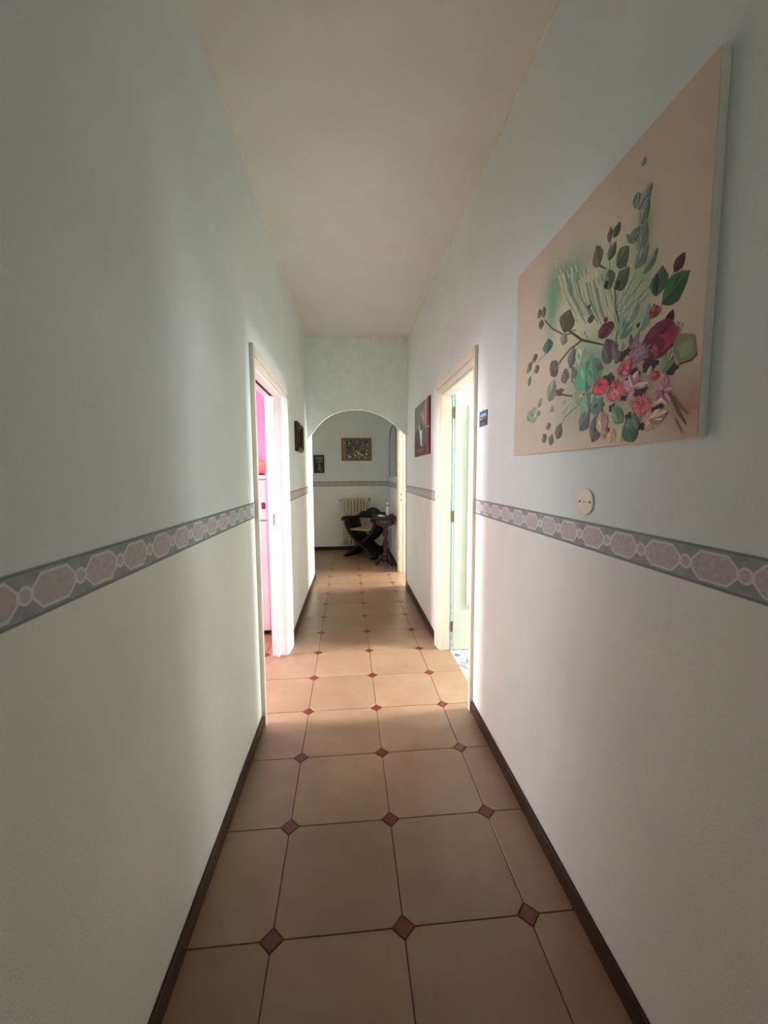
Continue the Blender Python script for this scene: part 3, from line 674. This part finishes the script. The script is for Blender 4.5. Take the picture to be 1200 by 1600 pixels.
def flower_painting():
    rnd = random.Random(3)
    t = thing('flower_painting', 'large unframed canvas of pink roses and green leaves on the right wall', 'painting', frame_right(1.22, 1.466))
    cv = mk('canvas', boxes((-.452, .452, 0, .0205, 0, .71)), M['canvas_side'], t, bevel=.003)
    m = N('painted_beige_ground'); sep = m.n('ShaderNodeSeparateXYZ'); m.l(m.obj(), sep.inputs[0])
    a = m.math('SUBTRACT', .452, sep.outputs[0]); b = sep.outputs[2]
    nz = m.noise(9, 5, None, .65); nf = m.noise(45, 5, None, .7)
    c = m.mix(m.ramp(m.noise(3, 3), .3, .7), lin((222, 203, 184)), lin((213, 193, 174)))
    for (u0, v0, ru, rv, col, s) in WASHES:
        du = m.math('DIVIDE', m.math('SUBTRACT', a, u0), ru*1.05); dv = m.math('DIVIDE', m.math('SUBTRACT', b, v0), rv*1.05)
        e = m.math('POWER', 2.718, m.math('MULTIPLY', m.math('ADD', m.math('MULTIPLY', du, du), m.math('MULTIPLY', dv, dv)), -1.1))
        k = m.math('MULTIPLY', m.math('MULTIPLY', e, s*2.3), m.math('ADD', m.math('MULTIPLY', nz, .6), m.math('MULTIPLY', nf, .5)))
        k.node.use_clamp = True
        c = m.mix(k, c, lin(shade(col, 1.1)))
    m.color(c); m.b.inputs['Roughness'].default_value = .7; m.bump(m.noise(350, 2), .4, .001)
    mk('painted_ground', boxes((-.4515, .4515, .0205, .021, .0005, .7095)), m.m, t)
    p = Paint(.02105, .0000018, 1.12)
    def X(u): return .452-u
    def leaf(u0, v0, u1, v1, w, col):
        dx, dz = u1-u0, v1-v0; L = math.hypot(dx, dz); nx, nz_ = -dz/L, dx/L
        prof = [(0, .12), (.12, .55), (.28, .88), (.45, 1), (.62, .86), (.8, .52), (.93, .18), (1, 0)]
        bend = rnd.uniform(-.05, .05)*L
        mid = [(u0+dx*s+nx*bend*math.sin(math.pi*s), v0+dz*s+nz_*bend*math.sin(math.pi*s)) for s, _ in prof]
        for sg, k in ((1, rnd.uniform(1.0, 1.18)), (-1, rnd.uniform(.78, .95))):
            edge = [(q[0]+nx*sg*w/2*h*rnd.uniform(.9, 1.06), q[1]+nz_*sg*w/2*h*rnd.uniform(.9, 1.06)) for q, (_, h) in zip(mid, prof)]
            p.poly([(X(a_), b_) for a_, b_ in mid+edge[::-1]], shade(col, k), sg == 1)
        for _ in range(2):
            s0 = rnd.uniform(.15, .5); sg = rnd.choice((-1, 1)); k = rnd.uniform(.15, .3)
            a0 = (u0+dx*s0+nx*sg*w*k*.4, v0+dz*s0+nz_*sg*w*k*.4); a1 = (u0+dx*(s0+.35)+nx*sg*w*k, v0+dz*(s0+.35)+nz_*sg*w*k); th = w*.06
            p.poly([(X(a0[0]), a0[1]), (X(a1[0]+nx*th), a1[1]+nz_*th), (X(a1[0]+dx*.1), a1[1]+dz*.1), (X(a1[0]-nx*th), a1[1]-nz_*th)], shade(col, rnd.choice((.72, 1.35))))
        t_ = w*.035
        p.poly([(X(u0+nx*t_), v0+nz_*t_), (X(u0+dx*.9), v0+dz*.9), (X(u0-nx*t_), v0-nz_*t_)], shade(col, .68))
    def stem(pts, w, col):
        n = len(pts); A, B = [], []
        for i, q in enumerate(pts):
            d0 = pts[max(i-1, 0)]; d1 = pts[min(i+1, n-1)]; dx, dz = d1[0]-d0[0], d1[1]-d0[1]; L = math.hypot(dx, dz) or 1; h = w/2*(1 if i < n-1 else .5)
            A.append((X(q[0]-dz/L*h), q[1]+dx/L*h)); B.append((X(q[0]+dz/L*h), q[1]-dx/L*h))
        p.y += p.dy
        for i in range(n-1): p.poly([A[i], A[i+1], B[i+1], B[i]], col, False)
    def blob(u, v, ru, rv, col, k=9, jit=.16):
        o = rnd.uniform(0, 6.28)
        p.poly([(X(u+ru*rnd.uniform(1-jit, 1+jit)*math.cos(o+6.283*i/k)), v+rv*rnd.uniform(1-jit, 1+jit)*math.sin(o+6.283*i/k)) for i in range(k)], col)
    def bloom(u, v, ru, rv, n, col):
        n = max(5, n)
        blob(u, v, ru*.75, rv*.75, shade(col, .78))
        for ring, (sc, kk) in enumerate(((1, .95), (.68, 1.1))):
            for i in range(n):
                an = 6.283*(i+.5*ring)/n+rnd.uniform(-.15, .15); sc2 = sc*rnd.uniform(.85, 1.12); wd = 3.3/n
                q = [(0, -.12), (.45, -wd*.5), (.85, -wd*.42), (1, 0), (.85, wd*.42), (.45, wd*.5), (0, .12)]
                p.poly([(X(u+ru*sc2*(a_*math.cos(an)-b_*math.sin(an))), v+rv*sc2*(a_*math.sin(an)+b_*math.cos(an))) for a_, b_ in q], shade(col, kk*rnd.uniform(.85, 1.15)), i % 3 == 0)
        blob(u, v, ru*.2, rv*.2, shade(col, .7), 7)
    def rose(u, v, ru, rv, n, col):
        blob(u, v, ru, rv, shade(col, .85), 11, .12)
        for i in range(n):
            an = 6.283*i/n+rnd.uniform(-.3, .3); k = rnd.uniform(.45, .62)
            blob(u+ru*k*math.cos(an), v+rv*k*math.sin(an), ru*.42, rv*.4, shade(col, rnd.choice((.72, .9, 1.1, 1.3))), 8, .2)
        for i in range(4):
            blob(u+ru*rnd.uniform(-.25, .25), v+rv*rnd.uniform(-.25, .25), ru*(.34-.06*i), rv*(.32-.06*i), shade(col, (1.25, .7, 1.1, .6)[i]), 8, .2)
    for s in STROKES:
        if s[0] == 'L': leaf(*s[1:])
        elif s[0] == 'S': stem(s[1], s[2], s[3])
        elif s[0] == 'F': bloom(*s[1:])
        elif s[0] == 'R': rose(*s[1:])
        else: p.poly([(X(a_), b_) for a_, b_ in s[1]], s[2])
    p.build('painted_bouquet', M['paint'], t)
flower_painting()

# ---- round blank cover plate
t = thing('junction_cover_plate', 'round ivory junction cover plate with two screws below the flower painting', 'wall plate', frame_right(1.171, 1.309))
def disc(bm, r, prof, x=0, z=0):
    lathe(bm, prof, 0, 0, 0, 40); bmesh.ops.rotate(bm, verts=bm.verts[:], matrix=Matrix.Rotation(-math.pi/2, 3, 'X')); bmesh.ops.translate(bm, verts=bm.verts[:], vec=(x, 0, z))
mk('cover', lambda bm: disc(bm, 0, [(.0405, 0), (.0405, .003), (.039, .0048), (.036, .0055), (.005, .006)]), M['ivory'], t, smooth=False)
for s in (-1, 1):
    mk('screw', lambda bm: disc(bm, 0, [(.0032, .004), (.0032, .0066), (.002, .007)], s*.026, 0), M['hole'], t)
mk('embossed_mark', boxes((-.011, .011, .0058, .0063, -.003, .0025)), simple('faint_embossing', (206, 190, 166), None, .5), t)

# ---- postcard
t = thing('postcard', 'small dark postcard with blue sky pinned beside the bedroom doorway', 'postcard', frame_right(2.127, 1.64))
mk('card', boxes((-.06, .06, 0, .003, 0, .078)), M['black'], t)
p = Paint(.0031, .00003)
R4 = lambda a, b, c, d_: [(a, c), (b, c), (b, d_), (a, d_)]
p.poly(R4(-.058, .058, .001, .077), (58, 60, 74)); p.poly(R4(-.05, .052, .044, .072), (70, 120, 176)); p.poly([(-.05, .046), (.03, .046), (.05, .055), (.02, .064), (-.05, .062)], (158, 190, 222))
p.poly([(-.05, .03), (.055, .03), (.055, .05), (.04, .05), (.03, .056), (.02, .047), (.0, .048), (-.02, .053), (-.035, .047), (-.05, .05)], (112, 98, 92))
p.poly([(.02, .032), (.05, .03), (.05, .046), (.025, .044)], (168, 162, 160)); p.poly(R4(-.05, .055, .024, .033), (40, 44, 56)); p.poly([(-.03, .004), (.05, .006), (.03, .022), (-.01, .02)], (84, 88, 102))
p.build('picture', M['print'], t)
mk('nail', lambda bm: tube(bm, [(-.005, 0, .082), (-.002, .006, .081), (.02, .005, .087)], .0012, 6), M['steel'], t)

# ---- red edged poster
t = thing('poster', 'grey poster with a red right edge on the right wall past the bedroom door', 'poster', frame_right(3.89, 1.56))
mk('backing', boxes((-.385, .385, 0, .011, 0, .495)), M['black'], t, bevel=.002)
p = Paint(.0111, .00004, 1.9)
Q = lambda pts: [(u-3.89, z-1.56) for u, z in pts]
p.poly(R4(-.383, .383, .002, .493), (104, 108, 106)); p.poly(Q([(4.27, 1.80), (4.27, 2.05), (4.0, 2.05), (4.1, 1.9)]), (96, 100, 98))
p.poly(Q([(4.1, 2.053), (3.7, 2.053), (3.7, 1.975), (4.0, 2.0)]), (84, 104, 98)); p.poly(Q([(3.72, 2.053), (3.6, 2.053), (3.63, 1.83), (3.7, 1.84)]), (122, 118, 112))
p.poly(Q([(3.963, 1.968), (3.751, 1.95), (3.66, 1.831), (3.773, 1.82), (3.86, 1.909)]), (150, 118, 108)); p.poly(Q([(3.88, 1.945), (3.76, 1.93), (3.72, 1.88), (3.82, 1.885)]), (176, 112, 110)); p.poly(Q([(3.79, 1.985), (3.66, 2.03), (3.64, 1.972)]), (140, 112, 108))
p.poly(Q([(3.78, 1.83), (3.69, 1.84), (3.66, 1.79), (3.72, 1.77)]), (116, 88, 60))
p.poly(Q([(4.264, 1.786), (4.1, 1.84), (4.02, 1.80), (3.96, 1.71), (3.867, 1.638), (3.632, 1.695), (3.632, 1.563), (4.268, 1.563)]), (66, 60, 60)); p.poly(Q([(4.268, 1.563), (4.268, 1.70), (4.05, 1.69), (3.9, 1.62), (3.632, 1.65), (3.632, 1.563)]), (62, 34, 42))
p.poly(Q([(3.86, 1.80), (3.66, 1.80), (3.64, 1.67), (3.85, 1.66)]), (72, 76, 78)); p.poly(Q([(4.02, 1.868), (3.93, 1.79), (3.84, 1.80), (3.862, 1.64), (3.914, 1.66), (3.99, 1.78)]), (206, 208, 206)); p.poly(Q([(3.9, 1.87), (3.8, 1.85), (3.83, 1.80), (3.92, 1.81)]), (60, 70, 76))
for k in range(5): p.poly(Q([(4.2-.09*k, 1.612), (4.13-.09*k, 1.612), (4.13-.09*k, 1.62), (4.2-.09*k, 1.62)]), (150, 110, 104))
for k in range(4): p.poly(Q([(4.18-.1*k, 1.59), (4.1-.1*k, 1.59), (4.1-.1*k, 1.595), (4.18-.1*k, 1.595)]), (120, 84, 84))
p.poly(Q([(3.60, 2.053), (3.507, 2.053), (3.507, 1.562), (3.645, 1.562)]), (136, 20, 44)); p.poly(Q([(3.53, 2.053), (3.507, 2.053), (3.507, 1.562), (3.53, 1.562)]), (96, 12, 32)); p.poly(Q([(3.62, 1.806), (3.507, 1.803), (3.507, 1.796), (3.62, 1.798)]), (214, 190, 190))
p.build('printed_sheet', M['print'], t)

# ---- small mahogany box frame on the left wall
t = thing('wall_picture', 'small deep mahogany framed picture on the left wall past the pocket door', 'picture', frame_left(3.985, 1.60))
def boxframe(bm):
    w, h = .185, .27
    for (a, b, c, d_) in ((-w, -w+.045, 0, h), (w-.045, w, 0, h), (-w+.045, w-.045, 0, .045), (-w+.045, w-.045, h-.045, h)): box(bm, a, b, 0, .03, c, d_)
    for (a, b, c, d_) in ((-w+.012, -w+.034, .012, h-.012), (w-.034, w-.012, .012, h-.012), (-w+.034, w-.034, .012, .034), (-w+.034, w-.034, h-.034, h-.012)): box(bm, a, b, .03, .042, c, d_)
mk('frame', boxframe, M['mahog'], t, bevel=.005)
p = Paint(.0061, .00004); p.poly(R4(-.14, .14, .045, .225), (70, 44, 34)); p.poly([(-.1, .06), (.1, .06), (.08, .15), (0, .2), (-.08, .14)], (110, 78, 56)); p.poly([(-.05, .07), (.05, .07), (.03, .13), (-.03, .13)], (60, 36, 30)); p.build('printed_sheet', M['print'], t)
mk('backing', boxes((-.14, .14, 0, .006, .045, .225)), M['black'], t)

# ---- pictures on the end wall
def framed(name, label, x0, x1, z0, z1, fm, fw_, depth):
    t = thing(name, label, 'picture', frame_back((x0+x1)/2, z0)); w, h = (x1-x0)/2, z1-z0
    mk('frame', boxes((-w, -w+fw_, 0, depth, 0, h), (w-fw_, w, 0, depth, 0, h), (-w+fw_, w-fw_, 0, depth, 0, fw_), (-w+fw_, w-fw_, 0, depth, h-fw_, h)), fm, t, bevel=.004)
    mk('backing', boxes((-w+fw_, w-fw_, 0, .004, fw_, h-fw_)), M['black'], t)
    return t, w-fw_, fw_, h-fw_
t, w_, z0, z1 = framed('framed_picture', 'tan wood framed picture with a dense dark pattern on the end wall', -.098, .44, 1.618, 2.024, M['oak'], .03, .022)
p = Paint(.0042, .00002, 1.7); rnd = random.Random(11)
p.poly(R4(-w_, w_, z0, z1), (70, 68, 62)); p.poly(R4(w_-.055, w_, z0, z1), (120, 92, 66)); p.poly(R4(-w_, -w_+.03, z0, z1), (116, 96, 74))
for k in range(230):
    x = rnd.uniform(-w_+.03, w_-.06); z = rnd.uniform(z0+.01, z1-.02); r = rnd.uniform(.008, .024); v = (z-z0)/(z1-z0)
    c = rnd.choice([(34, 34, 34), (52, 52, 50), (84, 84, 80), (110, 108, 100), (146, 142, 130), (60, 56, 44), (78, 50, 52)]) if v > .3 else rnd.choice([(90, 88, 76), (150, 142, 124), (176, 166, 146), (44, 44, 38), (70, 74, 58)])
    o_ = rnd.uniform(0, 6); p.poly([(x+r*rnd.uniform(.6, 1.2)*math.cos(o_+i), z+r*rnd.uniform(.6, 1.3)*math.sin(o_+i)) for i in range(6)], c, k % 4 == 0)
for k in range(6): p.poly([(w_-.045, z0+.05+k*.045), (w_-.012, z0+.052+k*.045), (w_-.014, z0+.066+k*.045), (w_-.043, z0+.062+k*.045)], rnd.choice([(140, 74, 66), (176, 160, 132), (110, 60, 50)]))
p.build('printed_sheet', M['print'], t)
gm = N('picture_glass'); gm.color(gm.mix(gm.noise(3), (.98, .98, .98, 1), (.96, .97, .97, 1))); gm.b.inputs['Transmission Weight'].default_value = 1; gm.b.inputs['Roughness'].default_value = 0; gm.b.inputs['IOR'].default_value = 1.25
M['pglass'] = gm.m
t, w_, z0, z1 = framed('black_framed_photo', 'black framed dark photograph at the left of the end wall', -.592, -.407, 1.404, 1.722, M['black'], .024, .02)
p = Paint(.0042, .00003); p.poly(R4(-w_, w_, z0, z1), (48, 50, 52)); p.poly(R4(-w_+.008, w_-.008, z1-.05, z1-.008), (120, 124, 124)); p.poly([(-w_+.01, z0+.17), (w_-.01, z0+.15), (w_-.01, z0+.2), (-w_+.01, z0+.21)], (96, 100, 100)); p.poly([(-.03, z0+.02), (.02, z0+.02), (.01, z0+.12), (-.01, z0+.16), (-.025, z0+.1)], (110, 112, 112)); p.poly([(-.05, z0+.1), (-.02, z0+.1), (-.02, z0+.15), (-.05, z0+.15)], (22, 22, 24)); p.poly([(.02, z0+.08), (.055, z0+.06), (.055, z0+.15), (.02, z0+.15)], (26, 26, 28)); p.poly(R4(-.055, -.03, z0+.01, z0+.03), (150, 150, 148)); p.build('printed_sheet', M['print'], t)

# ---- arched mirror on the right wall of the hall
t = thing('arched_mirror', 'arched mirror in a thin dark frame on the right wall beyond the door jamb', 'mirror', frame_right(6.4, 1.355))
def archpts(w, z0, zs, rise, n=16): return [(-w, z0)]+[(-w*math.cos(math.pi*i/n), zs+rise*math.sin(math.pi*i/n)) for i in range(n+1)]+[(w, z0)]
mm = N('mirror_silver'); mm.color(mm.mix(mm.noise(2), (.62, .66, .66, 1), (.58, .62, .62, 1))); mm.b.inputs['Metallic'].default_value = 1; mm.b.inputs['Roughness'].default_value = .12
mk('glass', lambda bm: prism(bm, archpts(.43, 0, .62, .16), 'y', 0, .006), mm.m, t)
def mframe(bm):
    A = archpts(.436, -.006, .62, .166); B = archpts(.43, 0, .62, .16)
    for i in range(len(A)-1): prism(bm, [A[i], A[i+1], B[i+1], B[i]], 'y', 0, .014)
    prism(bm, [A[-1], A[0], B[0], B[-1]], 'y', 0, .014)
mk('frame', mframe, M['steel'], t)

# ---- cast iron radiator
t = thing('radiator', 'ivory cast iron column radiator against the end wall', 'radiator', at(-.08, YBACK-.115, 0))
def section(bm):
    for y in (-.055, .035):
        lathe(bm, [(.008, .118), (.015, .132), (.013, .165), (.012, .5), (.013, .9), (.015, .935), (.008, .955)], 0, y, 0, 12)
    for z in (.15, .915): box(bm, -.013, .013, -.055, .035, z-.022, z+.022)
    for z in (.15, .915): tube(bm, [(-.0285, -.01, z), (.0285, -.01, z)], .02, 10)
bm = bmesh.new(); section(bm); sec = bpy.data.meshes.new('section'); bm.to_mesh(sec); bm.free(); sec.materials.append(M['rad'])
for p_ in sec.polygons: p_.use_smooth = len(p_.vertices) == 4 and abs(p_.normal.z) < .9
for k in range(8):
    o = link('section', sec, None, t); o.location = (.057*k, 0, 0)
for x in (.0285, .3705):
    for z in (.2, .86): mk('bracket', boxes((x-.008, x+.008, -.02, .115, z-.008, z+.008)), M['rad'], t)
mk('valve', lambda bm: (tube(bm, [(.43, -.01, .915), (.475, -.01, .915), (.475, .03, .915), (.475, .114, .915)], .011, 8), lathe(bm, [(.02, .91), (.022, .93), (.018, .955), (.008, .96)], .475, -.01, 0, 14)), M['steel'], t)
mk('hanging_bar', lambda bm: (tube(bm, [(-.015, -.082, .72), (.415, -.082, .69)], .006, 8), lathe(bm, [(.02, -.015), (.022, 0), (.02, .015)], .18, -.085, .725, 12)), M['rad'], t)
mk('supply_pipe', lambda bm: tube(bm, [(-.03, -.01, .915), (-.05, -.01, .915), (-.05, .05, .915), (-.05, .114, .915)], .01, 8), M['steel'], t)

# ---- pedestal table against the right wall
t = thing('pedestal_table', 'dark wooden pedestal table with a twisted column beside the door jamb', 'table', at(.56, 6.12, 0))
def roundrect(hx, hy, r, n=5):
    pts = []
    for cx, cy, a0 in ((hx-r, hy-r, 0), (-hx+r, hy-r, 90), (-hx+r, -hy+r, 180), (hx-r, -hy+r, 270)):
        for i in range(n+1): a = math.radians(a0+90*i/n); pts.append((cx+r*math.cos(a), cy+r*math.sin(a)))
    return pts
mk('tabletop', lambda bm: prism(bm, [(x-.025, y) for x, y in roundrect(.165, .23, .05)], 'z', .735, .762), M['dark'], t, bevel=.008)
mk('apron', lambda bm: prism(bm, [(x-.02, y) for x, y in roundrect(.13, .19, .03)], 'z', .645, .735), M['dark'], t, bevel=.006)
mk('drawer_front', boxes((-.11, .07, -.205, -.19, .66, .722)), M['dark'], t, bevel=.004)
mk('drawer_knob', lambda bm: tube(bm, [(-.02, -.205, .69), (-.02, -.225, .69)], [.006, .011], 10), M['brass'], t)
mk('lower_moulding', lambda bm: prism(bm, [(x-.01, y) for x, y in roundrect(.1, .13, .04)], 'z', .612, .645), M['mahog'], t, bevel=.01)
mk('column', lambda bm: lathe(bm, [(.05, .16), (.052, .175), (.036, .19)]+[(.034, .2+.0125*i) for i in range(30)]+[(.036, .58), (.055, .6), (.055, .612)], 0, 0, 0, 24, twist=lambda a, z: .009*math.cos(2*a-z*38) if .2 < z < .57 else 0), M['mahog'], t, smooth=True)
mk('base_drum', lambda bm: lathe(bm, [(.06, .07), (.085, .085), (.08, .11), (.055, .135), (.06, .16)], 0, 0, 0, 24), M['dark'], t, smooth=True)
for k in range(3):
    a = math.radians(90+120*k)-.35
    mk('foot', lambda bm: tube(bm, [(math.cos(a)*r, math.sin(a)*r*1.05, z) for r, z in ((.03, .15), (.07, .14), (.1, .085), (.128, .035), (.15, .024))], [.03, .034, .03, .024, .022], 8, .7), M['dark'], t, smooth=True)

# ---- things on the table
t = thing('spray_bottle', 'white plastic bottle with dark collar standing on the pedestal table', 'bottle', at(.595, 6.12, .762))
mk('body', lambda bm: lathe(bm, [(.024, 0), (.028, .006), (.028, .09), (.024, .115), (.012, .135), (.011, .145)], seg=20), M['bottle'], t, smooth=True)
mk('collar', lambda bm: lathe(bm, [(.0135, .143), (.0135, .158)], seg=16), M['hole'], t)
mk('nozzle', lambda bm: (lathe(bm, [(.009, .158), (.01, .172), (.009, .2), (.005, .206)], seg=12), box(bm, -.03, 0, -.005, .005, .186, .198)), M['bottle'], t)
t = tag(mk('folded_paper', lambda bm: prism(bm, [(-.05, .002), (.05, .002), (.048, .006), (.0, .022), (-.04, .008)], 'y', -.035, .035), M['paperw'], None, at(.49, 6.02, .7605, .3)), 'small folded white paper on the left edge of the pedestal table', 'paper')

# ---- folding X chair with curved staves
t = thing('folding_armchair', 'dark carved wooden X armchair in front of the radiator', 'chair', at(.31, 6.86, 0, math.radians(-36)))
DK = M['dark']
def bez(P, n=14):
    out = []
    for i in range(n+1):
        s = i/n*(len(P)-1); k = min(int(s), len(P)-2); f = s-k
        p0, p1, p2, p3 = P[max(k-1, 0)], P[k], P[k+1], P[min(k+2, len(P)-1)]
        out.append(tuple(.5*((2*b)+(c-a)*f+(2*a-5*b+4*c-d_)*f*f+(3*b-a-3*c+d_)*f**3) for a, b, c, d_ in zip(p0, p1, p2, p3)))
    return out
stave = [(-.275, .63), (-.262, .53), (-.2, .42), (-.09, .31), (0, .245), (.1, .17), (.2, .09), (.262, .045)]
for k in range(7):
    for s in (-1, 1):
        y = -.2+.063*k+(.0158 if s > 0 else -.0158)
        mk('stave', lambda bm: tube(bm, [(-s*x, y, z) for x, z in bez(stave)], .03, 4, .5), DK, t)
for s in (-1, 1):
    mk('armrest', lambda bm: (tube(bm, [(s*.28, -.27, .628), (s*.285, -.265, .655), (s*.285, -.22, .662), (s*.283, 0, .65), (s*.28, .2, .655)], [.022, .03, .026, .024, .026], 8), lathe(bm, [(.012, -.024), (.034, -.02), (.034, .02), (.012, .024)], s*.285, -.262, .64, 14)), DK, t)
    mk('base_runner', lambda bm: (box(bm, s*.262-.025, s*.262+.025, -.24, .24, 0, .05), tube(bm, [(s*.262, -.24, .03), (s*.262, -.275, .022)], [.03, .022], 8)), DK, t, bevel=.006)
mk('seat_board', boxes((-.2, .2, -.215, .2, .44, .458)), DK, t, bevel=.004)
mk('seat_cushion', lambda bm: prism(bm, [(-.19, .458), (.19, .458), (.19, .476), (.12, .488), (-.12, .488), (-.19, .476)], 'y', -.21, .17), M['seat'], t, bevel=.006)
mk('backrest', lambda bm: prism(bm, [(-.27, .62), (.27, .62), (.285, .7), (.24, .735), (.15, .74), (.09, .79), (0, .815), (-.09, .79), (-.15, .74), (-.24, .735), (-.285, .7)], 'y', .2, .228), DK, t, bevel=.006)
mk('carved_rosette', lambda bm: (lathe(bm, [(.045, 0), (.045, .008), (.02, .012), (.008, .016)], 0, 0, 0, 16), bmesh.ops.rotate(bm, verts=bm.verts[:], matrix=Matrix.Rotation(math.pi/2, 3, 'X')), bmesh.ops.translate(bm, verts=bm.verts[:], vec=(0, .2, .72))), DK, t)

# ---- socket low on the right wall of the hall
t = thing('wall_socket', 'white wall socket low on the right wall behind the pedestal table', 'socket', frame_right(6.2, .224))
mk('plate', boxes((-.058, .058, 0, .008, -.04, .04)), M['bottle'], t, bevel=.003)
for s in (-1, 0, 1): mk('socket_hole', boxes((s*.019-.003, s*.019+.003, .0075, .0085, -.003, .003)), M['hole'], t)

# ---- fridge and jar in the kitchen
t = thing('fridge', 'white two door fridge in the pink kitchen seen through the pocket door', 'fridge', at(-.975, 3.5, 0))
FZ = M['fridge']
mk('body', boxes((-.3, .3, .045, .6, .03, 1.375)), FZ, t, bevel=.01)
fd = mk('freezer_door', boxes((-.3, .3, 0, .04, 1.008, 1.345)), FZ, t, bevel=.012)
ld = mk('fridge_door', boxes((-.3, .3, 0, .04, .05, .998)), FZ, t, bevel=.012)
mk('top_panel', boxes((-.3, .3, .0, .6, 1.352, 1.385)), FZ, t, bevel=.008)
mk('handle', boxes((-.28, -.255, -.03, 0, 1.03, 1.2)), FZ, fd, bevel=.006)
mk('handle', boxes((-.28, -.255, -.03, 0, .75, .98)), FZ, ld, bevel=.006)
mk('badge_strip', boxes((.03, .2, -.002, .002, 1.012, 1.02)), M['steel'], fd)
for x in (-.25, .25):
    for y in (.08, .55): mk('foot', lambda bm: lathe(bm, [(.02, 0), (.018, .035)], x, y, 0, 12), M['black'], t)
tag(mk('fridge_magnet', boxes((-.016, .016, 0, .006, -.028, .028)), M['magnet'], None, at(-.702, 3.4935, 1.13), bevel=.002), 'small dark maroon magnet on the freezer door', 'magnet')
t = thing('ceramic_jar', 'round coral ceramic jar on top of the fridge', 'jar', at(-.735, 3.56, 1.385))
mk('body', lambda bm: lathe(bm, [(.03, .012), (.045, .025), (.058, .06), (.055, .09), (.04, .115), (.03, .122)], seg=24), M['jar'], t, smooth=True)
mk('lid', lambda bm: lathe(bm, [(.034, .121), (.032, .13), (.012, .136), (.009, .148), (.002, .152)], seg=20), M['jar'], t, smooth=True)
mk('stand', lambda bm: lathe(bm, [(.045, 0), (.045, .008), (.032, .0125)], seg=20), M['black'], t)
